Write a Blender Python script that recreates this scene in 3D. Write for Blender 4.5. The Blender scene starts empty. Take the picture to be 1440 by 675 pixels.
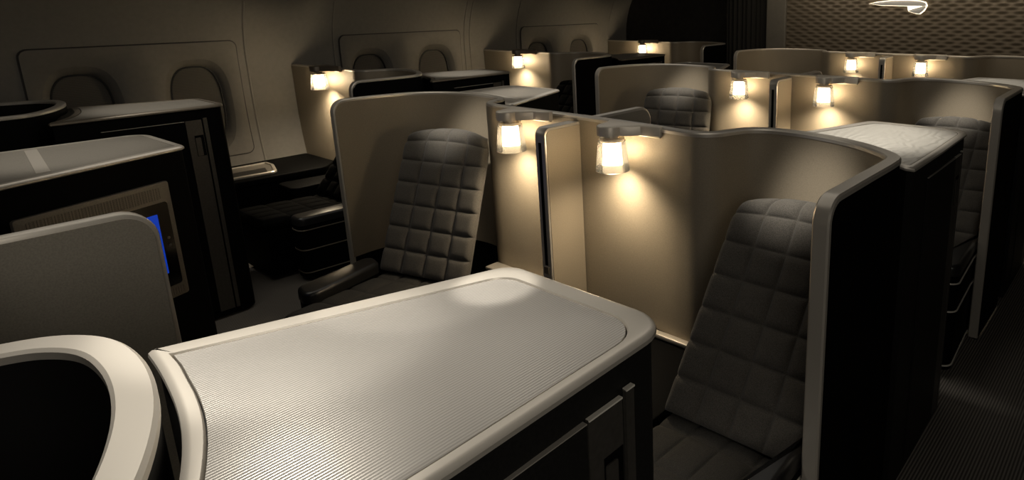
import bpy, bmesh, math, random
from mathutils import Vector, Matrix
random.seed(4)
PI = math.pi
scene = bpy.context.scene
COL = scene.collection

# ------------------------------------------------------------------ materials
def mat(name, color, rough=.5, metal=0., spec=.5, emit=None, estr=0., sheen=0.):
    m = bpy.data.materials.new(name); m.use_nodes = True
    b = m.node_tree.nodes['Principled BSDF']
    b.inputs['Base Color'].default_value = (*color, 1)
    b.inputs['Roughness'].default_value = rough
    b.inputs['Metallic'].default_value = metal
    b.inputs['Specular IOR Level'].default_value = spec
    b.inputs['Sheen Weight'].default_value = sheen
    if emit:
        b.inputs['Emission Color'].default_value = (*emit, 1)
        b.inputs['Emission Strength'].default_value = estr
    return m
def N(m, t, **k):
    n = m.node_tree.nodes.new(t)
    for a, v in k.items(): setattr(n, a, v)
    return n
def L(m, a, b): m.node_tree.links.new(a, b)
def bsdf(m): return m.node_tree.nodes['Principled BSDF']
def coords(m, scale=(1, 1, 1), rot=(0, 0, 0)):
    tc = N(m, 'ShaderNodeTexCoord'); mp = N(m, 'ShaderNodeMapping')
    mp.inputs['Scale'].default_value = scale; mp.inputs['Rotation'].default_value = rot
    L(m, tc.outputs['Object'], mp.inputs['Vector']); return mp.outputs['Vector']
def add_noise(m, scale=60, amount=.25, bump=.1, vec=None, detail=3, dist=.004):
    b = bsdf(m); c = tuple(b.inputs['Base Color'].default_value)
    n = N(m, 'ShaderNodeTexNoise'); n.inputs['Scale'].default_value = scale; n.inputs['Detail'].default_value = detail
    L(m, vec or coords(m), n.inputs['Vector'])
    r = N(m, 'ShaderNodeValToRGB')
    r.color_ramp.elements[0].position = .3; r.color_ramp.elements[1].position = .7
    r.color_ramp.elements[0].color = (*[x * (1 - amount) for x in c[:3]], 1)
    r.color_ramp.elements[1].color = (*[x * (1 + amount) for x in c[:3]], 1)
    L(m, n.outputs['Fac'], r.inputs['Fac']); L(m, r.outputs['Color'], b.inputs['Base Color'])
    if bump:
        bp = N(m, 'ShaderNodeBump'); bp.inputs['Strength'].default_value = bump; bp.inputs['Distance'].default_value = dist
        L(m, n.outputs['Fac'], bp.inputs['Height']); L(m, bp.outputs['Normal'], b.inputs['Normal'])
    return m
def add_ribs(m, axis='X', scale=90, amount=.2, bump=.3, rot=(0, 0, 0), dist=.002):
    b = bsdf(m); c = tuple(b.inputs['Base Color'].default_value)
    w = N(m, 'ShaderNodeTexWave', wave_type='BANDS', bands_direction=axis, wave_profile='SIN')
    w.inputs['Scale'].default_value = scale; w.inputs['Distortion'].default_value = 0
    L(m, coords(m, rot=rot), w.inputs['Vector'])
    r = N(m, 'ShaderNodeValToRGB')
    r.color_ramp.elements[0].color = (*[x * (1 - amount) for x in c[:3]], 1)
    r.color_ramp.elements[1].color = (*[x * (1 + amount) for x in c[:3]], 1)
    L(m, w.outputs['Fac'], r.inputs['Fac']); L(m, r.outputs['Color'], b.inputs['Base Color'])
    bp = N(m, 'ShaderNodeBump'); bp.inputs['Strength'].default_value = bump; bp.inputs['Distance'].default_value = dist
    L(m, w.outputs['Fac'], bp.inputs['Height']); L(m, bp.outputs['Normal'], b.inputs['Normal'])
    return m

M = {}
M['lining'] = add_noise(mat('lining', (.30, .253, .186), .58, .15, .35), 260, .10, .06)
M['rim'] = mat('rim', (.58, .535, .465), .36, .5)
M['arm'] = mat('arm', (.85, .77, .65), .4, .35)
M['rim_dark'] = mat('rim_dark', (.2, .17, .13), .4, .5)
M['black'] = add_noise(mat('black', (.0022, .0022, .0022), .65, 0, .06), 200, .2, 0)
M['cabinet'] = add_noise(mat('cabinet', (.010, .0096, .0088), .5, 0, .2), 180, .25, 0)
M['charcoal'] = add_noise(mat('charcoal', (.028, .026, .023), .42, 0, .4), 160, .15, .05)
M['leather'] = add_noise(mat('leather', (.012, .0115, .011), .34, 0, .5), 140, .2, .05)
M['fabric'] = add_noise(mat('fabric', (.082, .075, .065), .9, 0, .2, sheen=.15), 420, .45, .25, dist=.002)
M['fabric_seat'] = add_noise(mat('fabric_seat', (.045, .042, .037), .9, 0, .2), 420, .4, .25, dist=.002)
M['tray'] = add_ribs(mat('tray', (.46, .435, .395), .27, .5, .5), 'X', 58, .16, .25, dist=.0015)
M['tray_left'] = add_noise(mat('tray_left', (.30, .275, .235), .42, .45, .5), 300, .12, .05)
M['tray_wave'] = mat('tray_wave', (.56, .53, .47), .42, .3, .5)
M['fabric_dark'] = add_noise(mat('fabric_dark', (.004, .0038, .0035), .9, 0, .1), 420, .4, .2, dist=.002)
M['edge'] = mat('edge', (.85, .80, .70), .35, .2)
M['silver'] = mat('silver', (.62, .6, .55), .22, 1.)
M['gunmetal'] = add_noise(mat('gunmetal', (.085, .078, .068), .42, .55, .4), 90, .12, 0)
M['bezel'] = add_noise(mat('bezel', (.2, .18, .15), .5, .4, .4), 240, .12, 0)
M['screen_glass'] = mat('screen_glass', (.002, .002, .002), .12, 0, .5)
M['blue'] = mat('blue', (.002, .02, .2), .3, emit=(.001, .016, .17), estr=1.)
M['diffuser'] = mat('diffuser', (1, .9, .75), .5, emit=(1., .83, .58), estr=15.)
M['diffuser_wall'] = mat('diffuser_wall', (1, .9, .75), .5, emit=(1., .83, .58), estr=34.)
M['emblem'] = mat('emblem', (.75, .72, .66), .25, .6, emit=(1, .93, .8), estr=.05)
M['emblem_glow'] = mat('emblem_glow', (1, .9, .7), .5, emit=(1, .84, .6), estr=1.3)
M['sidewall'] = add_noise(mat('sidewall', (.235, .222, .2), .55, 0, .3), 30, .04, 0)
M['sidepanel'] = add_noise(mat('sidepanel', (.225, .21, .185), .5, 0, .35), 30, .04, 0)
M['joint'] = mat('joint', (.05, .045, .04), .5)
M['shade'] = add_ribs(mat('shade', (.10, .09, .075), .7), 'Z', 26, .25, .3)
M['shade_seal'] = mat('shade_seal', (.01, .01, .01), .6)
M['bulk'] = mat('bulk', (.15, .122, .088), .42, .35, .4)
M['pillar'] = add_noise(mat('pillar', (.16, .145, .12), .5, .1), 20, .05, 0)
M['partition'] = add_noise(mat('partition', (.03, .027, .023), .7), 15, .2, 0)
M['curtain'] = mat('curtain', (.02, .018, .015), .9)
M['ceiling'] = mat('ceiling', (.12, .11, .10), .8)
M['carpet'] = add_ribs(mat('carpet', (.17, .155, .135), .95, 0, .1), 'X', 26, .55, .5, dist=.004)
# wavy emboss for the far trays
_m = M['tray_wave']; _v = coords(_m)
_w = N(_m, 'ShaderNodeTexWave', wave_type='BANDS', bands_direction='X'); _w.inputs['Scale'].default_value = 9
_w.inputs['Distortion'].default_value = 5; _w.inputs['Detail'].default_value = 0; _w.inputs['Detail Scale'].default_value = 2.2
L(_m, _v, _w.inputs['Vector'])
_b = N(_m, 'ShaderNodeBump'); _b.inputs['Strength'].default_value = .3; _b.inputs['Distance'].default_value = .006
L(_m, _w.outputs['Fac'], _b.inputs['Height']); L(_m, _b.outputs['Normal'], bsdf(_m).inputs['Normal'])
# perforated speaker mesh
_m = M['grille'] = mat('grille', (.12, .11, .095), .5, .4); _v = coords(_m, (260, 260, 260))
_vo = N(_m, 'ShaderNodeTexVoronoi'); _vo.inputs['Scale'].default_value = 1.; _vo.inputs['Randomness'].default_value = 0.
L(_m, _v, _vo.inputs['Vector'])
_r = N(_m, 'ShaderNodeValToRGB'); _r.color_ramp.elements[0].position = .32; _r.color_ramp.elements[1].position = .42
_r.color_ramp.elements[0].color = (.004, .004, .004, 1); _r.color_ramp.elements[1].color = (.2, .18, .15, 1)
L(_m, _vo.outputs['Distance'], _r.inputs['Fac']); L(_m, _r.outputs['Color'], bsdf(_m).inputs['Base Color'])
# clear lamp glass
_m = M['glass'] = bpy.data.materials.new('glass'); _m.use_nodes = True; _nt = _m.node_tree
for n in list(_nt.nodes): _nt.nodes.remove(n)
_o = N(_m, 'ShaderNodeOutputMaterial'); _t = N(_m, 'ShaderNodeBsdfTransparent'); _g = N(_m, 'ShaderNodeBsdfGlossy'); _g.inputs['Roughness'].default_value = .08
_t.inputs['Color'].default_value = (.95, .93, .9, 1)
_d = N(_m, 'ShaderNodeBsdfTranslucent'); _d.inputs['Color'].default_value = (.9, .85, .75, 1)
_x = N(_m, 'ShaderNodeMixShader'); _x.inputs['Fac'].default_value = .10
_y = N(_m, 'ShaderNodeMixShader'); _f = N(_m, 'ShaderNodeFresnel'); _f.inputs['IOR'].default_value = 1.45
L(_m, _t.outputs[0], _x.inputs[1]); L(_m, _d.outputs[0], _x.inputs[2])
L(_m, _f.outputs[0], _y.inputs[0]); L(_m, _x.outputs[0], _y.inputs[1]); L(_m, _g.outputs[0], _y.inputs[2]); L(_m, _y.outputs[0], _o.inputs[0])

# ------------------------------------------------------------------ object helpers
BASE = {}
def thing(name, label, cat, loc=(0, 0, 0), group=None):
    o = bpy.data.objects.new(name, None); COL.objects.link(o); o.empty_display_size = .05
    o.location = loc; o['label'] = label; o['category'] = cat
    if group: o['group'] = group
    BASE[o] = Vector(loc); return o
def obj(name, bm, m, parent=None, smooth=None):
    base = BASE.get(parent, Vector((0, 0, 0)))
    bmesh.ops.recalc_face_normals(bm, faces=bm.faces)
    bm.transform(Matrix.Translation(-base))
    me = bpy.data.meshes.new(name); 
    if smooth is not None:
        for f in bm.faces: f.smooth = True
        a = math.radians(smooth)
        for e in bm.edges:
            if len(e.link_faces) == 2 and e.calc_face_angle(0) > a: e.smooth = False
    bm.to_mesh(me); bm.free()
    me.materials.append(M[m] if isinstance(m, str) else m)
    o = bpy.data.objects.new(name, me); COL.objects.link(o)
    if parent: o.parent = parent; BASE[o] = base
    return o
def struct(name, bm, m, smooth=None):
    o = obj(name, bm, m, None, smooth); o['kind'] = 'structure'; return o
def dup(root, d, label):
    r = root.copy(); COL.objects.link(r); r.location = root.location + Vector(d); r['label'] = label
    for ch in root.children:
        c = ch.copy(); COL.objects.link(c); c.parent = r
        for g in ch.children:
            k = g.copy(); COL.objects.link(k); k.parent = c
    return r

# ------------------------------------------------------------------ mesh helpers
def box(bm, x0, x1, y0, y1, z0, z1, bev=0., seg=2):
    g = bmesh.ops.create_cube(bm, size=1)
    for v in g['verts']:
        v.co = Vector((x0 + (v.co.x + .5) * (x1 - x0), y0 + (v.co.y + .5) * (y1 - y0), z0 + (v.co.z + .5) * (z1 - z0)))
    if bev:
        es = list({e for v in g['verts'] for e in v.link_edges})
        bmesh.ops.bevel(bm, geom=es, offset=bev, segments=seg, affect='EDGES', profile=.5)
    return bm
def B(*a, **k):
    bm = bmesh.new(); return box(bm, *a, **k)
def catmull(pts, n=6):
    pts = [Vector(p) for p in pts]; out = []
    for i in range(len(pts) - 1):
        p0 = pts[max(i - 1, 0)]; p1 = pts[i]; p2 = pts[i + 1]; p3 = pts[min(i + 2, len(pts) - 1)]
        # centripetal knots keep long and short spans calm
        def kn(a, b): return max((b - a).length ** .5, 1e-4)
        if i == 0: p0 = p1 - (p2 - p1)
        if i + 2 > len(pts) - 1: p3 = p2 + (p2 - p1)
        t0 = 0; t1 = t0 + kn(p0, p1); t2 = t1 + kn(p1, p2); t3 = t2 + kn(p2, p3)
        for k in range(n):
            t = t1 + (t2 - t1) * k / n
            A1 = p0 * ((t1 - t) / (t1 - t0)) + p1 * ((t - t0) / (t1 - t0))
            A2 = p1 * ((t2 - t) / (t2 - t1)) + p2 * ((t - t1) / (t2 - t1))
            A3 = p2 * ((t3 - t) / (t3 - t2)) + p3 * ((t - t2) / (t3 - t2))
            b1 = A1 * ((t2 - t) / (t2 - t0)) + A2 * ((t - t0) / (t2 - t0))
            b2 = A2 * ((t3 - t) / (t3 - t1)) + A3 * ((t - t1) / (t3 - t1))
            out.append(b1 * ((t2 - t) / (t2 - t1)) + b2 * ((t - t1) / (t2 - t1)))
    out.append(pts[-1]); return out
def normals2(P):
    out = []
    for i in range(len(P)):
        t = (P[min(i + 1, len(P) - 1)] - P[max(i - 1, 0)]).normalized(); out.append(Vector((-t.y, t.x)))
    return out
def rpoly(pts, radii, seg=8):
    """closed polygon (counter-clockwise) with rounded corners"""
    n = len(pts); out = []
    if not isinstance(radii, (list, tuple)): radii = [radii] * n
    for i in range(n):
        p = Vector(pts[i]); a = Vector(pts[i - 1]) - p; b = Vector(pts[(i + 1) % n]) - p
        r = radii[i]; la, lb = a.length, b.length; a.normalize(); b.normalize()
        ang = math.acos(max(-1, min(1, a.dot(b))))
        if r <= 0 or ang > PI - .03: out.append(p); continue
        d = min(r / math.tan(ang / 2), la * .49, lb * .49); r = d * math.tan(ang / 2)
        c = p + (a + b).normalized() * (r / math.sin(ang / 2))
        s = p + a * d - c; e = p + b * d - c
        a0 = math.atan2(s.y, s.x); a1 = math.atan2(e.y, e.x); da = (a1 - a0 + PI) % (2 * PI) - PI
        for k in range(seg + 1):
            t = a0 + da * k / seg; out.append(c + Vector((math.cos(t), math.sin(t))) * r)
    return out
def inset(poly, d):
    """offset a closed ccw polygon inward by d (negative: outward)"""
    n = len(poly); out = []
    for i in range(n):
        p = poly[i]; a = poly[i - 1]; b = poly[(i + 1) % n]
        t1 = (p - a); t2 = (b - p)
        if t1.length < 1e-7: t1 = t2
        if t2.length < 1e-7: t2 = t1
        t1 = t1.normalized(); t2 = t2.normalized()
        n1 = Vector((-t1.y, t1.x)); n2 = Vector((-t2.y, t2.x)); m = n1 + n2
        if m.length < 1e-6: m = n1
        m.normalize(); out.append(p + m * (d / max(.4, m.dot(n1))))
    return out
def ring_stack(bm, loops, cap0=False, cap1=False, closed=False):
    """loops: lists of equal-length 3-D points, bridged in order"""
    vs = [[bm.verts.new(p) for p in lp] for lp in loops]; n = len(vs[0])
    pairs = list(zip(vs[:-1], vs[1:]))
    if closed: pairs.append((vs[-1], vs[0]))
    for a, b in pairs:
        for i in range(n):
            j = (i + 1) % n; bm.faces.new((a[i], a[j], b[j], b[i]))
    if cap0: bm.faces.new(list(reversed(vs[0])))
    if cap1: bm.faces.new(vs[-1])
    return bm
def at_z(poly, z): return [(p[0], p[1], z) for p in poly]
def prism(poly, z0, z1, bev=0.):
    bm = bmesh.new()
    if bev:
        loops = [at_z(poly, z0)]
        for k in range(4):
            a = PI / 2 * k / 3; loops.append(at_z(inset(poly, bev * (1 - math.cos(a))), z1 - bev + bev * math.sin(a)))
    else: loops = [at_z(poly, z0), at_z(poly, z1)]
    return ring_stack(bm, loops, True, True)
def lathe(cx, cy, prof, n=28, close=False):
    bm = bmesh.new()
    loops = [[(cx + r * math.cos(2 * PI * i / n), cy + r * math.sin(2 * PI * i / n), z) for i in range(n)] for r, z in prof]
    return ring_stack(bm, loops, not close, not close, close)
def plate(frame, poly, t, bev=0.):
    """poly in a local (u,v) plane: frame = (origin, u axis, v axis, normal); extruded by t along the normal"""
    o, u, v, n = [Vector(q) for q in frame]; bm = bmesh.new()
    def P(pl, h): return [o + u * p[0] + v * p[1] + n * h for p in pl]
    loops = [P(poly, 0)]
    if bev:
        for k in range(3):
            a = PI / 2 * k / 2; loops.append(P(inset(poly, bev * (1 - math.cos(a))), t - bev + bev * math.sin(a)))
    else: loops.append(P(poly, t))
    return ring_stack(bm, loops, True, True)
def rrect(u0, u1, v0, v1, r, seg=6): return rpoly([(u0, v0), (u1, v0), (u1, v1), (u0, v1)], r, seg)

# ------------------------------------------------------------------ privacy shells
ZS = 1.277
def wall_path(plan, ends, R=.06):
    """plan -> dense [(x, y, ztop)], with the free ends ('start','end') rounded down in elevation"""
    P = catmull([Vector(p) for p in plan], 7)
    s = [0.]
    for a, b in zip(P[:-1], P[1:]): s.append(s[-1] + (b - a).length)
    T = s[-1]
    def at(q):
        for i in range(len(s) - 1):
            if q <= s[i + 1] + 1e-9: return P[i].lerp(P[i + 1], (q - s[i]) / max(1e-9, s[i + 1] - s[i]))
        return P[-1]
    prm = set(s); arc = [R * (1 - math.cos(PI / 2 * k / 7)) for k in range(8)]
    if 'start' in ends: prm = {q for q in prm if q > R} | set(arc)
    if 'end' in ends: prm = {q for q in prm if q < T - R} | {T - q for q in arc}
    out = []
    for q in sorted(prm):
        p = at(q); z = ZS
        for e, d in (('start', q), ('end', T - q)):
            if e in ends and d < R: z = ZS - R + math.sqrt(max(0, R * R - (R - d) ** 2))
        out.append((p, z))
    return out
def wx(z): return -6.04 + (.6 * (z - 1.35) ** 2 if z > 1.35 else 0) + (.17 * (1.1 - z) ** 2 if z < 1.1 else 0)
def slab(path, o0, o1, zb, dz=0., nz=6):
    """vertical sheet between normal offsets o0 and o1, kept inside the curved sidewall"""
    P = [p for p, z in path]; Nn = normals2(P); bm = bmesh.new()
    rows = []
    for (p, z), n in zip(path, Nn):
        a, b = p + n * o0, p + n * o1; zz = [zb + (z + dz - zb) * k / nz for k in range(nz + 1)]
        rows.append([bm.verts.new((max(q.x, wx(h) + .004), q.y, h)) for q, h in [(a, h) for h in reversed(zz)] + [(b, h) for h in zz]])
    m = 2 * nz + 2
    for r, t in zip(rows[:-1], rows[1:]):
        for k in range(m): bm.faces.new((r[k], r[(k + 1) % m], t[(k + 1) % m], t[k]))
    bm.faces.new(rows[0]); bm.faces.new(list(reversed(rows[-1]))); return bm
def rim_sweep(path, ends, w, h, zend):
    P = [p for p, z in path]; N2 = normals2(P)
    pts = [(Vector((p.x, p.y, z)), Vector((n.x, n.y, 0))) for (p, z), n in zip(path, N2)]
    if 'end' in ends:
        q, n = pts[-1]; pts.append((Vector((q.x, q.y, zend)), n))
    if 'start' in ends:
        q, n = pts[0]; pts.insert(0, (Vector((q.x, q.y, zend)), n))
    bm = bmesh.new(); rows = []; c = .3
    prof = [(-.5, -.5), (.5, -.5), (.5, .5 - c), (.5 - c * .35, .5), (-.5 + c * .35, .5), (-.5, .5 - c)]
    for i, (q, n) in enumerate(pts):
        t = (pts[min(i + 1, len(pts) - 1)][0] - pts[max(i - 1, 0)][0]).normalized()
        u = n.cross(t); u = -u if u.z < -1e-6 else u
        u = t.cross(n)
        if abs(t.z) < .5 and u.z < 0: u = -u
        rows.append((q, n, u))
    # keep 'u' pointing away from the sheet everywhere
    for i in range(1, len(rows)):
        q, n, u = rows[i]
    mid = rows[len(rows) // 2][2]
    sgn = 1 if mid.z > 0 else -1
    vr = []
    for i, (q, n, u) in enumerate(rows):
        t = (pts[min(i + 1, len(pts) - 1)][0] - pts[max(i - 1, 0)][0]).normalized()
        u = n.cross(t)
        u = u if n.cross(Vector((-n.y, n.x, 0)) * -1).z >= 0 else -u
        vr.append([bm.verts.new(q + n * (a * w) + u * (b * h)) for a, b in prof])
    for r, t in zip(vr[:-1], vr[1:]):
        for k in range(6): bm.faces.new((r[k], r[(k + 1) % 6], t[(k + 1) % 6], t[k]))
    bm.faces.new(vr[0]); bm.faces.new(list(reversed(vr[-1]))); return bm
def make_shell(plan, ends, label, loc, group, rimmat='rim', ledge=None, outer='black', rw=.046, filler=None):
    t = thing('privacy_shell', label, 'partition', loc, group)
    path = wall_path(plan, ends)
    obj('outer_panel', slab(path, .001, .02, .02, -.006), outer, t, 40)
    obj('inner_lining', slab(path, -.02, 0, .42, -.006), 'lining', t, 40)
    obj('rim', rim_sweep(path, ends, rw, .016, .03), rimmat, t, 35)
    if filler: obj('dark_filler', B(*filler, bev=.01), 'black', t, 35)  # added black box so the gap beside the seat stays dark
    if ledge: obj('ledge', B(*ledge, bev=.006), 'rim', t, 35)
    return t
SR = [(-1.99, 1.985), (-1.75, 1.975), (-1.56, 1.965), (-1.42, 1.95), (-1.345, 1.955), (-1.297, 1.99), (-1.272, 2.05), (-1.235, 2.12),
      (-1.175, 2.16), (-1.08, 2.172), (-.94, 2.154), (-.80, 2.104), (-.71, 2.05), (-.65, 1.998), (-.625, 1.955), (-.62, 1.90), (-.62, 1.7), (-.62, 1.43)]
SL = [(-3.41, 1.59), (-3.42, 1.72), (-3.40, 1.86), (-3.36, 1.99), (-3.28, 2.085), (-3.15, 2.155), (-2.98, 2.187), (-2.83, 2.175), (-2.74, 2.15),
      (-2.695, 2.105), (-2.685, 2.06), (-2.655, 2.015), (-2.59, 1.985), (-2.48, 1.98), (-2.2, 1.985), (-1.992, 1.985)]
SW = [(-6.03, 2.53), (-5.6, 2.54), (-5.2, 2.55), (-5.04, 2.54), (-4.965, 2.535), (-4.91, 2.57), (-4.88, 2.64), (-4.84, 2.72), (-4.77, 2.77), (-4.67, 2.785),
      (-4.52, 2.76), (-4.37, 2.70), (-4.275, 2.64), (-4.225, 2.585), (-4.215, 2.52), (-4.215, 2.3), (-4.215, 2.10)]
PIT = 2.0; PW = 2.04
shR = make_shell(SR, ('end',), 'beige lined shell around the nearest right seat, its pale end edge beside the aisle', (-.9, 2, 0), 'right centre shells', filler=(-1.75, -1.20, 1.1, 1.93, .03, .40), ledge=(-1.62, -1.36, 1.90, 1.935, .405, .425))
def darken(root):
    # the two empty front shells get their shade painted in, as a near black lining
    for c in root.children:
        if c.name.startswith('inner_lining'): c.material_slots[0].link = 'OBJECT'; c.material_slots[0].material = M['lining_shaded']
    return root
M['lining_shaded'] = mat('lining_shaded', (.006, .0055, .005), .7, 0, .15)
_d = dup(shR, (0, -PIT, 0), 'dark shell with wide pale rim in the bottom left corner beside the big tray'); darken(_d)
dup(shR, (0, PIT, 0), 'beige lined shell behind the right seat beside the aisle, second row back')
dup(shR, (0, 2 * PIT, 0), 'farthest right centre beige shell under the wave patterned bulkhead, cropped at the right')
shL = make_shell(SL, ('start',), 'beige lined curved shell around the quilted seat left of the nearest lamps', (-3, 2, 0), 'left centre shells', rw=.036, ledge=(-2.62, -2.12, 1.88, 1.96, .44, .46))
dup(shL, (0, PIT, 0), 'left beige shell in the second row, around the headrest seen above the nearest wall')
dup(shL, (0, 2 * PIT, 0), 'farthest left centre beige shell, below the bulkhead and left of both its lamps')
shW = make_shell(SW, ('end',), 'window side shell with the nearest of the three sidewall lamps and a dark aisle panel', (-5, 2.5, 0), 'window side shells', rw=.04, ledge=(-5.2, -4.98, 2.46, 2.52, .50, .52))
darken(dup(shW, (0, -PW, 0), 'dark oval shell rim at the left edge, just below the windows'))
dup(shW, (0, PW, 0), 'window side shell with the middle one of the three lamps along the sidewall')
dup(shW, (0, 2 * PW, 0), 'farthest window side shell, small against the dark partition')

# ------------------------------------------------------------------ lamps
def make_lamp(x, y, z, wy, label, group, dark=False):
    t = thing('reading_lamp', label, 'lamp', (x, y, z), group)
    am = 'rim_dark' if dark else 'arm'
    # wing shaped arm, wide at the wall and rounded over the shade
    c = [(x + .052 * math.cos(a), y - .01 + .052 * math.sin(a)) for a in [PI + PI * k / 9 for k in range(10)]]
    poly = [Vector(p) for p in c + [(x + .075, y + .005), (x + .11, y + .045), (x + .155, wy - .042), (x + .19, wy - .025), (x + .19, wy - .004), (x - .09, wy - .004), (x - .065, y + .05)]]
    obj('arm', prism(poly, z + .022, z + .062, .006), am, t, 40)
    bm = bmesh.new(); box(bm, x + .04, x + .185, wy - .02, wy - .004, z + .012, z + .03, .004); obj('mount', bm, am, t, 40)
    obj('collar', lathe(x, y, [(.03, z + .022), (.03, z + .008), (.05, z + .008), (.05, z - .004), (.03, z - .004)]), am, t, 40)
    l = bpy.data.lights.new('bulb', 'SPOT'); l.energy = 9.5 if not dark else 13.; l.color = (1, .82, .58); l.spot_size = math.radians(150); l.spot_blend = 1.; l.shadow_soft_size = .05
    lo = bpy.data.objects.new('bulb', l); COL.objects.link(lo); lo.parent = t; lo.location = (0, 0, -.112)
    h = .124
    obj('diffuser', lathe(x, y, [(.0465, z - .016), (.049, z - .03), (.053, z - .085), (.051, z - .094), (.02, z - .096)]), 'diffuser_wall' if dark else 'diffuser', t, 50)
    obj('glass_shade', lathe(x, y, [(.055, z - .002), (.0685, z - h + .004), (.068, z - h), (.062, z - h), (.0605, z - h + .006), (.0515, z - .004)], 32, True), 'glass', t, 50)
    return t
g1, g2 = 'bedside lamps on the centre walls', 'bedside lamps along the sidewall'
lR = make_lamp(-1.70, 1.862, 1.23, 1.953, 'largest glowing lamp, right of the nearest divider, on the beige wall', g1)
dup(lR, (0, PIT, 0), 'lit lamp right of the divider in the second row, above the big curved front wall')
dup(lR, (0, 2 * PIT, 0), 'rightmost small lit lamp under the bulkhead, beside the far divider')
lL = make_lamp(-2.327, 1.868, 1.23, 1.960, 'glowing lamp left of the nearest divider, beside the quilted seat headrest', g1)
dup(lL, (0, PIT, 0), 'lit lamp left of the divider in the second row')
dup(lL, (0, 2 * PIT, 0), 'small lit lamp left of the farthest divider, below the bulkhead')
lW = make_lamp(-5.36, 2.425, 1.245, 2.525, 'window side lamp with a dark arm, leftmost of the three along the sidewall', g2, True)
dup(lW, (0, PW, 0), 'window side lamp with a dark arm at the top middle of the picture')
dup(lW, (0, 2 * PW, 0), 'farthest window side lamp, glowing against the dark partition')

# ------------------------------------------------------------------ dividers between the paired seats
def make_divider():
    t = thing('sliding_divider', 'upright beige divider between the two nearest lamps, its dark slot facing left', 'divider', (-2, 1.86, .0), 'lit dividers between lamps')
    X0, X1, Y0, Y1, z0, z1, r = -2.03, -1.975, 1.755, 1.962, .40, 1.262, .035
    prof = [(Y1, z0), (Y1, z1)] + [(Y0 + r - r * math.sin(a), z1 - r + r * math.cos(a)) for a in [PI / 2 * k / 6 for k in range(7)]] + [(Y0, z0)]
    pl = [Vector(p) for p in prof]
    obj('frame', plate(((X0, 0, 0), (0, 1, 0), (0, 0, 1), (1, 0, 0)), pl, X1 - X0, .006), 'rim', t, 35)
    pin = [(Y1 - .004, z0 + .02), (Y1 - .004, z1 - .012)] + [(Y0 + r - (r - .010) * math.sin(a), z1 - r + (r - .012) * math.cos(a)) for a in [PI / 2 * k / 6 for k in range(7)]] + [(Y0 + .010, z0 + .02)]
    obj('side_panel', plate(((X1 - .001, 0, 0), (0, 1, 0), (0, 0, 1), (1, 0, 0)), [Vector(p) for p in pin], .003), 'lining', t, 35)
    obj('slot', B(-2.012, -1.996, Y0 - .002, Y0 + .01, .66, 1.20), 'black', t)
    obj('latch', B(-2.02, -1.988, Y0 - .006, Y0 + .002, .62, .655, bev=.003), 'rim_dark', t)
    return t
dv = make_divider()
dup(dv, (0, PIT, 0), 'upright beige divider with a dark slot between the two lamps of the second row')
dup(dv, (0, 2 * PIT, 0), 'smallest upright divider with a dark slot, between the far lamps under the bulkhead')

def make_screen():
    t = thing('privacy_screen', 'large dark grey privacy screen with pale rounded rim, at the left edge of the picture', 'screen', (-1.98, .25, 0), 'rear privacy screens')
    Y0, Y1, z0, z1, r = .02, .445, .46, 1.27, .075
    pts = [Vector((Y0, z0)), Vector((Y1, z0))] + [Vector((Y1 - r + r * math.cos(a), z1 - r + r * math.sin(a))) for a in [PI / 2 * k / 8 for k in range(9)]] + [Vector((Y0, z1))]
    obj('frame', plate(((-2.0, 0, 0), (0, 1, 0), (0, 0, 1), (1, 0, 0)), pts, .034, .008), 'rim', t, 35)
    q = inset(pts, .010)
    obj('panel', plate(((-1.966, 0, 0), (0, 1, 0), (0, 0, 1), (1, 0, 0)), inset(pts, .012), .0035), 'screen_panel', t, 35)
    obj('base', B(-2.0, -1.966, Y0, Y1 + .01, .0, .46), 'black', t)
    return t
M['screen_panel'] = add_noise(mat('screen_panel', (.26, .235, .19), .6, .1, .3), 240, .12, .03)
ps = make_screen()
dup(ps, (0, PIT, 0), 'short pale topped screen edge rising behind the wall between the two nearest lamps')
dup(ps, (0, 2 * PIT, 0), 'small pale topped screen edge behind the second row wall, between its lamps')

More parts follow.
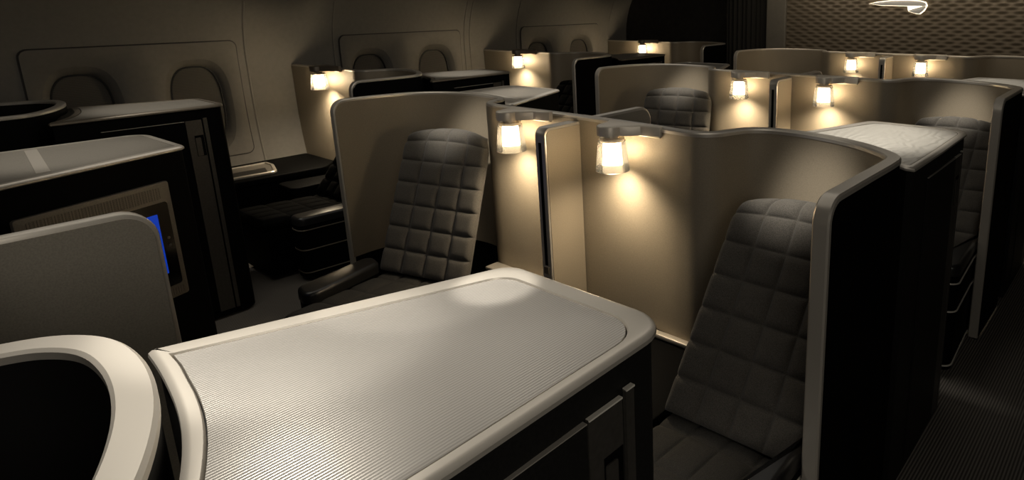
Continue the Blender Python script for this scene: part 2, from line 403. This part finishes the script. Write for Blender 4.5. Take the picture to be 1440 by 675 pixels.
# ------------------------------------------------------------------ consoles
ZK = 1.24
def make_console(outline, radii, label, loc, group, traymat, side, rimmat='rim', rimw=.045, split=False, trim=True, inner=None, body='cabinet'):
    """side: None or (p0, p1) = the aisle side edge from back to front (plan points)"""
    t = thing('side_console', label, 'console', loc, group)
    P = rpoly(outline, radii, 8)
    obj('cabinet', prism(inset(P, .009), .02, ZK - .016), body, t, 30)
    # top rim: a ring with a rolled outer edge
    bm = bmesh.new()
    lp = [at_z(inset(P, .006), ZK - .017), at_z(P, ZK - .013), at_z(inset(P, .001), ZK - .007), at_z(inset(P, .006), ZK - .002), at_z(inset(P, .012), ZK)]
    I = rpoly(inner, radii, 8) if inner else inset(P, rimw)
    lp += [at_z(I, ZK), at_z(inset(I, .002), ZK - .004), at_z(inset(I, .002), ZK - .017)]
    ring_stack(bm, lp, closed=True); rim = obj('top_rim', bm, rimmat, t, 30)
    obj('tray', prism(inset(I, .0042), ZK - .0155, ZK - .002, .001), traymat, t, 30)
    if split:
        a, b = split; d = (b - a).normalized(); n = Vector((-d.y, d.x)) * .018
        pl = [a + n, a - n, b - n, b + n]
        if (pl[1] - pl[0]).cross(pl[2] - pl[1]) < 0: pl.reverse()
        obj('tray_joint', prism([Vector(q) for q in pl], ZK - .01, ZK - .0005), rimmat, t, 30)
    if side:
        p0, p1 = Vector(side[0]), Vector(side[1]); u = (p1 - p0).normalized(); n = Vector((u.y, -u.x)); Ln = (p1 - p0).length
        if side[2] < 0: n = -n
        fr = (Vector((p0.x, p0.y, 0)) - Vector((n.x, n.y, 0)) * .0095, Vector((u.x, u.y, 0)), Vector((0, 0, 1)), Vector((n.x, n.y, 0)))
        def pl(u0, u1, z0, z1, th, mm, nm, par, r=.0, be=0.): 
            q = rrect(u0, u1, z0, z1, r) if r else [Vector(v) for v in ((u0, z0), (u1, z0), (u1, z1), (u0, z1))]
            if side[2] < 0: q.reverse()
            return obj(nm, plate(fr, q, th, be), mm, par, 30)
        dr = pl(.16, Ln - .215, .06, 1.165, .008, body, 'door', t)
        pl(.16, Ln - .215, 1.1655, 1.1675, .009, 'rim', 'edge_trim', dr)
        hs = pl(Ln - .21, Ln - .135, .05, 1.168, .006, 'gunmetal', 'handle_strip', t)
        if trim: pl(Ln - .209, Ln - .136, 1.1655, 1.1685, .008, 'edge', 'edge_trim', hs)
        pl(Ln - .18, Ln - .137, .97, 1.085, .007, 'black', 'handle_recess', hs)
        pl(Ln - .178, Ln - .152, .972, 1.072, .0095, 'gunmetal', 'handle', hs, .004)
        ps_ = pl(Ln - .127, Ln - .108, .05, 1.175, .007, 'gunmetal', 'post_strip', t)
        if trim: pl(Ln - .127, Ln - .108, 1.173, 1.176, .009, 'edge', 'edge_trim', ps_)
    return t
_rear = catmull([(-1.192, .223), (-1.13, .219), (-1.062, .212), (-.99, .202), (-.923, .188), (-.841, .163), (-.76, .13), (-.68, .085), (-.615, .04)], 3)
CR = [(-.583, .04), (-.583, .35), (-.592, .787), (-1.005, .787), (-1.194, .232)] + [tuple(p) for p in _rear]
_ri = catmull([(-1.150, .240), (-1.10, .238), (-1.05, .232), (-.985, .224), (-.915, .210), (-.835, .185), (-.755, .152), (-.69, .115), (-.63, .075)], 3)
CI = [(-.606, .065), (-.606, .35), (-.614, .742), (-.966, .742), (-1.146, .246)] + [tuple(p) for p in _ri]
CRr = [0, 0, .075, .055, 0] + [0] * len(_rear)
CIr = [0, 0, .055, .035, 0] + [0] * len(_rear)
RSIDE = ((-.585, .06), (-.588, .787), 1)
cR = make_console(CR, CRr, 'large ribbed silver tray console filling the bottom centre, dark cabinet below', (-.85, .5, 0), 'right centre consoles', 'tray', RSIDE, inner=CI)
_far = make_console([(x, y + PIT) for x, y in CR], CRr, 'pale wave embossed tray console between the nearest right shell and the aisle seat behind it', (-.85, .5 + PIT, 0), 'right centre consoles', 'tray_wave', ((-.585, .06 + PIT), (-.588, .787 + PIT), 1), inner=[(x, y + PIT) for x, y in CI])
dup(_far, (0, PIT, 0), 'pale tray console cropped at the right edge, below the far lamps')
CL = [(-2.742, .225), (-2.985, .812), (-3.45, .80), (-3.45, .225)]
cL = make_console(CL, [.02, .04, .09, .02], 'beige tray console at upper left with a screen on its dark side', (-3.2, .5, 0), 'left centre consoles', 'tray_left', None, rimw=.028, split=(Vector((-2.872, .379)), Vector((-3.40, .428))), body='black')
dup(cL, (0, PIT, 0), 'tray console visible just behind the nearest left centre shell')
dup(cL, (0, 2 * PIT, 0), 'thin sliver of tray console behind the second row left shell')
DW = (-3.553, .566)
CW = [(x + DW[0], y + DW[1]) for x, y in CR]
sd = ((RSIDE[0][0] + DW[0], RSIDE[0][1] + DW[1]), (RSIDE[1][0] + DW[0], RSIDE[1][1] + DW[1]), 1)
cW = make_console(CW, CRr, 'long pale topped black console under the nearest windows, grey track down its end', (-4.4, 1.04, 0), 'window side consoles', 'tray_left', sd, rimmat='rim_dark', rimw=.03, trim=False, body='black')
dup(cW, (0, PW + .01, 0), 'black console with pale tray below the second pair of windows')
dup(cW, (0, 2 * PW + .02, 0), 'farthest black console with pale tray, left of the farthest window lamp')

# ------------------------------------------------------------------ monitor on the left console
def make_monitor():
    t = thing('seat_monitor', 'tilted seat monitor with a blue screen strip, on the dark console side at left', 'monitor', (-2.86, .48, .9))
    a = Vector((-2.762, .26)); b = Vector((-2.9555, .725)); u2 = (b - a).normalized(); n2 = Vector((u2.y, -u2.x))
    if n2.x < 0: n2 = -n2
    fr0 = (Vector((a.x, a.y, 0)), Vector((u2.x, u2.y, 0)), Vector((0, 0, 1)), Vector((n2.x, n2.y, 0)))
    W = (b - a).length
    def pl(u0, u1, z0, z1, h, th, mm, nm, par, r=.008, be=0.):
        fr = (fr0[0] + fr0[3] * h, *fr0[1:]); q = rrect(u0, u1, z0, z1, r)
        if Vector(fr0[1]).cross(Vector(fr0[2])).dot(fr0[3]) < 0: q.reverse()
        return obj(nm, plate(fr, q, th, be), mm, par, 30)
    bz = pl(0, W - .01, .67, 1.125, .001, .013, 'bezel', 'bezel', t, .01, .004)
    pl(.03, W - .05, 1.062, 1.108, .014, .0012, 'grille', 'speaker_grille', bz, .006)
    pl(.03, W - .03, .72, 1.05, .014, .001, 'screen_glass', 'screen', t, .012)
    pl(.06, W - .075, .775, 1.01, .015, .0008, 'blue', 'display', t, .002)
    pl(W - .10, W - .03, .682, .71, .014, .0012, 'grille', 'speaker_grille', bz, .004)
    for k, z in enumerate((.905, .875)): pl(W - .055, W - .045, z, z + .010, .015, .002, 'bezel', 'button', t, .004)
    pl(W * .52, W * .64, 1.055, 1.067, .014, .012, 'rim_dark', 'latch', t, .004, .003)
    return t
make_monitor()

# ------------------------------------------------------------------ seats
def quilt(base, top, ang, w, cols, rows, puff=.015, bow=.018, corner=.13, toprow=.7, taper=.04, side_roll=.022):
    base, top = Vector(base), Vector(top); rt = Vector((math.cos(ang), math.sin(ang), 0)); up = (top - base); Ht = up.length; nrm = up.normalized().cross(rt).normalized()
    if nrm.y > 0 or (abs(nrm.y) < .3 and nrm.z < 0): nrm = -nrm
    total = rows - 1 + toprow
    cell = [0, .025, .06, .12, .22, .36, .5, .64, .78, .88, .94, .975]
    us = sorted([c + q for c in range(cols) for q in cell] + [cols]); vs_ = [c + q for c in range(rows) for q in cell if c + q < total] + [total]
    nu = len(us) - 1
    def pil(q):
        d = min(q % 1, 1 - q % 1) * 2
        return 1 - (1 - d) ** 6
    vr = []
    for rv in vs_:
        v = rv / total; row = []
        d = (1 - v) * Ht; ws = 1.
        if d < corner: ws = 1 - (corner / w) * 1.1 * (1 - math.sqrt(max(0, 1 - ((corner - d) / corner) ** 2)))
        ws *= 1 - taper * v
        for cu in us:
            u = cu / cols; x = (u - .5) * w * ws; k = abs(u - .5) * 2
            f = min(pil(cu), 1) * (pil(rv) if rv < total - .001 else 0)
            edge = max(0, k - .9) / .1
            h = puff * f + bow * k ** 2.4 - side_roll * edge ** 3
            dv = 0 if d > .2 else -.035 * k ** 2 * (1 - d / .2)
            if d < .05: h -= .045 * (1 - d / .05) ** 2
            row.append(base + up * v + up.normalized() * dv + rt * x + nrm * h)
        vr.append(row)
    bm = bmesh.new(); g = [[bm.verts.new(p) for p in r] for r in vr]; bk = []
    th = .06
    for a, b in zip(g[:-1], g[1:]):
        for j in range(nu): bm.faces.new((a[j], a[j + 1], b[j + 1], b[j]))
    # flat back so the pad is a closed body
    per = g[0][:] + [r[-1] for r in g[1:]] + g[-1][-2::-1] + [r[0] for r in g[-2:0:-1]]
    back = []
    for v in per:
        q_ = (v.co - base).dot(rt); back.append(bm.verts.new(v.co - nrm * th - rt * max(-.05, min(.05, q_ * .4))))
    n = len(per)
    for i in range(n): bm.faces.new((per[i], back[i], back[(i + 1) % n], per[(i + 1) % n]))
    bm.faces.new(back); return bm
def make_armrest(par, poly, ztop, trims, zb=.03, tm='edge'):
    P = rpoly(poly, [.05] * len(poly), 8)
    a = obj('armrest', prism(P, ztop - .055, ztop, .02), 'leather', par, 40)
    z1 = ztop - .06
    for z in trims + [zb]:
        obj('side_panel', prism(inset(P, .004), z + .006 if z != zb else z, z1), 'charcoal' if False else 'black', par, 30)
        if z != zb: obj('silver_trim', prism(inset(P, -.001), z, z + .006, .001), tm, par, 30)
        z1 = z
    return a
def make_seat(label, loc, base, top, ang, w, group, arm, arm_z, trims, cols=4, rows=7, fab=('fabric', 'fabric_seat')):
    t = thing('quilted_seat', label, 'seat', loc, group)
    obj('backrest', quilt(base, top, ang, w, cols, rows), fab[0], t, 180)
    bb = Vector(base); rt = Vector((math.cos(ang), math.sin(ang), 0)); fw = Vector((math.sin(ang), -math.cos(ang), 0))
    obj('seat_cushion', quilt(bb + fw * .55, bb - fw * .12 - Vector((0, 0, .03)), ang, w * .98, cols, 4, puff=.010, bow=0, corner=.02, side_roll=.03, toprow=1, taper=0), fab[1], t, 180)
    bm = bmesh.new(); c = bb + fw * .27
    pl = [c + rt * sx * w * .47 + fw * sy * .27 for sx, sy in ((-1, 1), (1, 1), (1, -1), (-1, -1))]
    pl = [Vector((p.x, p.y)) for p in pl]
    if (pl[1] - pl[0]).cross(pl[2] - pl[1]) < 0: pl.reverse()
    obj('seat_base', prism(pl, .03, bb.z - .085), 'black', t, 30)
    if arm: make_armrest(t, arm, arm_z, trims, tm='edge' if fab[0] == 'fabric' else 'rim_dark')
    return t
armR = [(-.80, 1.0), (-.625, 1.0), (-.648, 1.40), (-.648, 1.5), (-.665, 1.5)]
sR = make_seat('nearest quilted charcoal seat, right of the big silver tray, partly behind the shell end', (-.9, 1.5, 0), (-.925, 1.50, .44), (-.90, 1.93, 1.115), 0., .49, 'right centre seats', armR, .565, [.47, .33, .05])
dup(sR, (0, PIT, 0), 'quilted charcoal seat at the right edge beside the aisle, armrest with silver trim lines')
armL = [(-3.06, 1.15), (-2.90, 1.12), (-3.02, 1.54), (-3.16, 1.57)]
sL = make_seat('whole visible quilted charcoal seat left of the nearest divider, dark armrest at its left', (-2.8, 1.6, 0), (-2.77, 1.62, .45), (-2.885, 1.93, 1.15), math.radians(14), .56, 'left centre seats', armL, .50, [.3])
dup(sL, (0, PIT, 0), 'quilted charcoal headrest showing above the nearest shell wall, in the second row')
armW = [(-4.42, 1.68), (-4.27, 1.68), (-4.25, 2.06), (-4.40, 2.08)]
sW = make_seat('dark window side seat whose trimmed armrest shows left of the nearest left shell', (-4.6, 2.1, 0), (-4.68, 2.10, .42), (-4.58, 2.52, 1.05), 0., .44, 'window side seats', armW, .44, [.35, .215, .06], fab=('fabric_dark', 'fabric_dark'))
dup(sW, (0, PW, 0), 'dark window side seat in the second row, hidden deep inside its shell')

# ------------------------------------------------------------------ window side ledge
def make_ledge():
    t = thing('window_ledge', 'dark ledge along the sidewall below the nearest right window', 'ledge', (-5.7, 2.1, 0))
    P = rpoly([(-5.955, 1.45), (-5.36, 1.45), (-5.30, 2.36), (-5.45, 2.50), (-5.955, 2.50)], [.02, .06, .1, .04, .02])
    obj('top', prism(P, .46, .505, .012), 'black', t, 40)
    obj('cabinet', prism(inset(P, .02), .03, .46), 'black', t, 30)
    P2 = rpoly([(-5.26, 1.95), (-4.97, 1.95), (-4.97, 2.42), (-5.20, 2.44)], [.05, .05, .02, .02])
    obj('side_step', prism(P2, .03, .46, .012), 'black', t, 40)
    return t
make_ledge()
def make_small_tray():
    t = thing('small_tray', 'small pale tray with rounded corner on the dark window ledge', 'tray', (-5.6, 1.9, .505))
    P = rpoly([(-5.80, 1.62), (-5.42, 1.62), (-5.40, 2.03), (-5.66, 2.11), (-5.80, 2.11)], [.02, .03, .06, .03, .02])
    bm = bmesh.new(); z = .5065
    ring_stack(bm, [at_z(P, z), at_z(P, z + .012), at_z(inset(P, .006), z + .018), at_z(inset(P, .022), z + .018), at_z(inset(P, .026), z + .008), at_z(inset(P, .026), z)], closed=True)
    obj('rim', bm, 'rim', t, 30)
    obj('dish', prism(inset(P, .0265), z, z + .010), 'tray_left', t)
    obj('insert', prism([Vector(p) for p in ((-5.60, 1.70), (-5.46, 1.70), (-5.46, 1.98), (-5.60, 2.02))], z + .0105, z + .014), 'charcoal', t)
    return t
make_small_tray()

# ------------------------------------------------------------------ the cabin
bm = bmesh.new(); box(bm, -6.3, 2.2, -2.0, 8.0, -.05, 0); struct('floor', bm, 'carpet')
PAN = [(.81, 2.10), (2.955, 4.25), (5.09, 6.40)]
ZP0, ZP1 = .588, 1.505
ys = [-2.0]
for a, b in PAN: ys += [a + .02, b - .02]
ys += [8.0]
zs = [0, .15, .3, .45, ZP0 + .02, .7, .85, 1.0, 1.15, 1.3, 1.4, ZP1 - .02, 1.6, 1.7, 1.8, 1.9, 2.0, 2.1, 2.2, 2.3]
bm = bmesh.new(); vv = {}
def wv(y, z, o=0.):
    k = (round(y, 4), round(z, 4), o)
    if k not in vv: vv[k] = bm.verts.new((wx(z) + o, y, z))
    return vv[k]
for i in range(len(ys) - 1):
    for z0, z1 in zip(zs[:-1], zs[1:]):
        if i % 2 == 1 and z0 >= ZP0 + .019 and z1 <= ZP1 - .019: continue
        bm.faces.new((wv(ys[i], z0), wv(ys[i + 1], z0), wv(ys[i + 1], z1), wv(ys[i], z1)))
struct('wall_left', bm, 'sidewall', 60)
def oval(yc, zc, hw, hh, n=40, e=2.9):
    out = []
    for k in range(n):
        a = 2 * PI * k / n; c, s = math.cos(a), math.sin(a)
        out.append(Vector((yc + hw * abs(c) ** (2 / e) * (1 if c > 0 else -1), zc + hh * abs(s) ** (2 / e) * (1 if s > 0 else -1))))
    return out
wn = 0
for pi_, (ya, yb) in enumerate(PAN):
    wins = [(ya + .285, 1.005), (ya + .985, 1.005)]
    outer = rrect(ya, yb, ZP0, ZP1, .05, 5)
    # refine straight sides so the plate follows the curved wall
    def refine(poly, step=.08):
        out = []
        for i in range(len(poly)):
            p, q = poly[i], poly[(i + 1) % len(poly)]; n = max(1, int((q - p).length / step))
            out += [p.lerp(q, k / n) for k in range(n)]
        return out
    outer = refine(outer); bm = bmesh.new(); holes = [oval(y, z, .225, .375) for y, z in wins]
    def P3(p, o): return (wx(p.y) + o, p.x, p.y)
    loopv = []
    for lp in [outer] + holes:
        vs = [bm.verts.new(P3(p, .012)) for p in lp]; es = [bm.edges.new((vs[i], vs[(i + 1) % len(vs)])) for i in range(len(vs))]; loopv.append((vs, es))
    bmesh.ops.triangle_fill(bm, use_beauty=True, edges=[e for v, es in loopv for e in es])
    for vs, lp, o in ((loopv[0][0], outer, -.004),):
        b2 = [bm.verts.new(P3(p, o)) for p in lp]; n = len(vs)
        for i in range(n): bm.faces.new((vs[i], vs[(i + 1) % n], b2[(i + 1) % n], b2[i]))
    # soft window reveals
    for (vs, es), (yc, zc) in zip(loopv[1:], wins):
        prev = vs
        for hw, hh, o in ((.222, .371, .009), (.205, .35, -.004), (.188, .330, -.026), (.176, .315, -.05)):
            lp = oval(yc, zc - (.0 if hw > .2 else .0), hw, hh); nx = [bm.verts.new(P3(p, o)) for p in lp]
            for i in range(len(nx)): bm.faces.new((prev[i], prev[(i + 1) % len(nx)], nx[(i + 1) % len(nx)], nx[i]))
            prev = nx
    struct('trim_%d' % (pi_ + 1), bm, 'sidepanel', 50)
    # dark joint line round the plate
    bm = bmesh.new(); ring_stack(bm, [[P3(p, .0015) for p in refine(rrect(ya - .011, yb + .011, ZP0 - .011, ZP1 + .011, .06, 5))], [P3(p, .0015) for p in refine(rrect(ya, yb, ZP0, ZP1, .05, 5))]][:1] + [[P3(p + (Vector(((ya + yb) / 2, (ZP0 + ZP1) / 2)) - p) * .03, .0015) for p in refine(rrect(ya - .011, yb + .011, ZP0 - .011, ZP1 + .011, .06, 5))]])
    struct('trim_%d' % (pi_ + 11), bm, 'joint')
    for yc, zc in wins:
        wn += 1; bm = bmesh.new()
        o1 = oval(yc, zc, .177, .316); o2 = oval(yc, zc, .168, .306)
        ring_stack(bm, [[P3(p, -.049) for p in o1], [P3(p, -.040) for p in o1], [P3(p, -.040) for p in o2], [P3(p, -.056) for p in o2]])
        w = struct('window_%d' % wn, bm, 'shade_seal', 40)
        bm = bmesh.new(); bm.faces.new([bm.verts.new(P3(p, -.053)) for p in o1]); obj('window_shade', bm, 'shade', w)
for k, y in enumerate((2.17, 2.90, 4.31, 4.38, 5.03, 6.62, -.05)):
    bm = bmesh.new(); prev = None
    for z in zs:
        r = [bm.verts.new((wx(z) + o, y + d, z)) for o, d in ((0, -.009), (.006, -.004), (.006, .004), (0, .009))]
        if prev:
            for i in range(3): bm.faces.new((prev[i], prev[i + 1], r[i + 1], r[i]))
        prev = r
    struct('trim_%d' % (k + 21), bm, 'sidewall', 30)
struct('ceiling', B(-6.3, 2.2, -2.0, 8.0, 2.3, 2.35), 'ceiling')
# bulkhead with a quilted wave relief
YB = 6.5
struct('wall_back', B(-3.36, 2.2, YB + .03, YB + .08, 0, 2.3), 'pillar')
bm = bmesh.new(); x0, x1, z0, z1 = -3.325, .6, 1.235, 2.25; nx, nz = 300, 170; Lx, hz = .14, .034; rows = []
for j in range(nz + 1):
    z = z0 + (z1 - z0) * j / nz
    rows.append([bm.verts.new((x0 + (x1 - x0) * i / nx, YB - .0042 * math.sin(2 * PI * (x0 + (x1 - x0) * i / nx) / Lx) * math.sin(PI * z / hz) - .0012 * math.sin(2 * PI * z / hz), z)) for i in range(nx + 1)])
for a, b in zip(rows[:-1], rows[1:]):
    for i in range(nx): bm.faces.new((a[i], a[i + 1], b[i + 1], b[i]))
struct('trim_31', bm, 'bulk', 180)
struct('trim_32', B(-3.36, 2.2, YB - .02, YB + .03, 1.205, 1.235, bev=.004), 'rim_dark')
struct('trim_33', B(-3.36, 2.2, YB - .005, YB + .03, 0, 1.205), 'pillar')
struct('trim_34', B(-3.56, -3.325, YB - .03, YB + .08, 0, 2.3, bev=.012), 'pillar')
struct('wall_partition', B(-6.2, -4.16, 6.98, 7.04, 0, 2.3), 'partition')
# galley curtain folds
t = bmesh.new(); prev = None
for i in range(61):
    x = -4.16 + .60 * i / 60; y = 6.62 + .018 * math.sin(i * 1.05) + .008 * math.sin(i * .37)
    r = [t.verts.new((x, y, z)) for z in (.03, .8, 1.6, 2.25)]
    if prev:
        for k in range(3): t.faces.new((prev[k], r[k], r[k + 1], prev[k + 1]))
    prev = r
cu = obj('curtain', t, 'curtain', None, 180); cu['label'] = 'dark pleated curtain left of the grey bulkhead pillar'; cu['category'] = 'curtain'

# ------------------------------------------------------------------ emblem on the bulkhead
em = thing('ribbon_emblem', 'glowing silver folded ribbon emblem on the wave patterned bulkhead', 'emblem', (-2.1, YB - .03, 1.7))
def ribbon(pts, t, y, m, nm, par):
    P = [Vector(p) for p in pts]
    bm = plate(((0, y, 0), (1, 0, 0), (0, 0, 1), (0, -1, 0)), P, t, .004); return obj(nm, bm, m, par, 40)
ribbon([(-2.42, 1.722), (-2.30, 1.708), (-2.05, 1.700), (-1.93, 1.698), (-1.885, 1.690), (-1.872, 1.705), (-1.885, 1.728), (-1.93, 1.742), (-2.05, 1.752), (-2.20, 1.750), (-2.33, 1.738)], .012, YB - .018, 'emblem', 'upper_band', em)
ribbon([(-2.03, 1.650), (-1.965, 1.630), (-1.93, 1.626), (-1.895, 1.655), (-1.872, 1.690), (-1.885, 1.698), (-1.94, 1.685), (-1.99, 1.672), (-2.02, 1.660)], .016, YB - .022, 'emblem', 'folded_tip', em)
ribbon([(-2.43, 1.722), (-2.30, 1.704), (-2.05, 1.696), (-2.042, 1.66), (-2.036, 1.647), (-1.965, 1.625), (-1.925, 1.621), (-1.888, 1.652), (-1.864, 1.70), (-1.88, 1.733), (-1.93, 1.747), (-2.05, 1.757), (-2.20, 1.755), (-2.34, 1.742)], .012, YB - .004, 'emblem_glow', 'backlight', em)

# ------------------------------------------------------------------ lights
def area(name, loc, size, power, color=(1, .9, .76), target=None, sizey=None):
    l = bpy.data.lights.new(name, 'AREA'); l.energy = power; l.color = color; l.size = size
    if sizey: l.shape = 'RECTANGLE'; l.size_y = sizey
    o = bpy.data.objects.new(name, l); COL.objects.link(o); o.location = loc
    if target: o.rotation_euler = (Vector(target) - Vector(loc)).to_track_quat('-Z', 'Y').to_euler()
    return o
def spot(name, loc, target, power, ang=40, blend=.8, color=(1, .9, .76), r=.05):
    l = bpy.data.lights.new(name, 'SPOT'); l.energy = power; l.color = color; l.spot_size = math.radians(ang); l.spot_blend = blend; l.shadow_soft_size = r
    o = bpy.data.objects.new(name, l); COL.objects.link(o); o.location = loc
    o.rotation_euler = (Vector(target) - Vector(loc)).to_track_quat('-Z', 'Y').to_euler(); return o
NW = (1, .93, .82)
area('cabin_fill', (-3.35, 2.2, 2.26), .55, 5.5, NW, sizey=4.6)  # unseen fill strips, added for overall light and a tray reflection
area('cabin_fill', (-1.2, 3.0, 2.26), .4, 2.2, NW, sizey=4)
TW = (1, .94, .84)
spot('offscreen_spot', (-1.3, .3, 2.25), (-1.0, .40, 1.24), 34, 66, 1., TW)  # unseen overhead spots that brighten the trays
spot('offscreen_spot', (-1.05, .95, 2.2), (-.945, .70, 1.24), 34, 10, .5, TW, .015)
spot('offscreen_spot', (-1.6, .1, 2.2), (-1.08, .36, 1.24), 22, 24, .5, TW, .02)  # added, with the next, for the bright band along the tray edge
spot('offscreen_spot', (-1.7, .1, 2.2), (-1.04, .56, 1.24), 16, 13, .35, TW, .02)
spot('offscreen_spot', (-1.0, 2.7, 2.25), (-.9, 2.5, 1.24), 31, 42, .8, TW)
spot('offscreen_spot', (-1.0, 4.6, 2.25), (-.9, 4.5, 1.24), 14, 42, .8, TW)
spot('offscreen_spot', (-3.1, 2.7, 2.25), (-3.1, 2.6, 1.24), 26, 34, .8, TW)
spot('offscreen_spot', (-3.2, .45, 2.25), (-3.2, .5, 1.24), 14, 46, .8, TW)
spot('offscreen_spot', (-4.4, 1.0, 2.25), (-4.4, 1.1, 1.24), 15, 46, .8, TW)
spot('offscreen_spot', (-4.4, 3.05, 2.25), (-4.4, 3.1, 1.24), 22, 36, .8, TW)
for y in (0, PIT):
    spot('headrest_fill', (-1.0, 1.25 + y, 2.25), (-.95, 1.95 + y, 1.18), 75, 20, 1., NW)  # added unseen spots that lift the headrest brightness
    spot('headrest_fill', (-2.55, 1.25 + y, 2.25), (-2.88, 1.95 + y, 1.22), 75, 20, 1., NW)
spot('offscreen_spot', (-1.7, .1, 2.25), (-1.98, .3, 1.27), 9, 34, 1., TW)  # added spot that brightens the privacy screen rim
area('aisle_fill', (.9, -.6, 2.2), 1.2, 9, NW, (-1.2, 1.2, .9))  # added fill from the aisle for cabinet sides and lamp arms
area('bulkhead_fill', (-2.0, 5.8, 2.25), 3.0, 5.5, (1, .86, .66), (-2.0, 6.5, 1.5), .2)  # added wash that brightens the wave relief, no real fixture
W = bpy.data.worlds.new('World'); scene.world = W; W.use_nodes = True
W.node_tree.nodes['Background'].inputs[0].default_value = (1, .9, .8, 1); W.node_tree.nodes['Background'].inputs[1].default_value = .003

# ------------------------------------------------------------------ camera
cd = bpy.data.cameras.new('camera'); cam = bpy.data.objects.new('camera', cd); COL.objects.link(cam)
px, py, f, yaw, pit, roll = 928.8825, 227.9682, 911.4954, .6639, .2394, .0139
cd.sensor_width = 36; cd.lens = f / 1440 * 36; cd.shift_x = (720 - px) / 1440; cd.shift_y = (py - 337.5) / 1440
cd.clip_start = .02
cy, sy, cp, sp = math.cos(yaw), math.sin(yaw), math.cos(pit), math.sin(pit)
fw = Vector((-sy * cp, cy * cp, -sp)); r = Vector((cy, sy, 0)); d = fw.cross(r)
r2 = r * math.cos(roll) + d * math.sin(roll); d2 = -r * math.sin(roll) + d * math.cos(roll)
m = Matrix((r2, -d2, -fw)).transposed().to_4x4(); m.translation = (0, 0, 1.75); cam.matrix_world = m
scene.camera = cam
scene.view_settings.view_transform = 'Standard'; scene.view_settings.look = 'None'; scene.view_settings.exposure = .85
scene.cycles.max_bounces = 6; scene.cycles.diffuse_bounces = 3; scene.cycles.glossy_bounces = 3; scene.cycles.transparent_max_bounces = 12
scene.cycles.sample_clamp_indirect = 4; scene.cycles.use_denoising = True
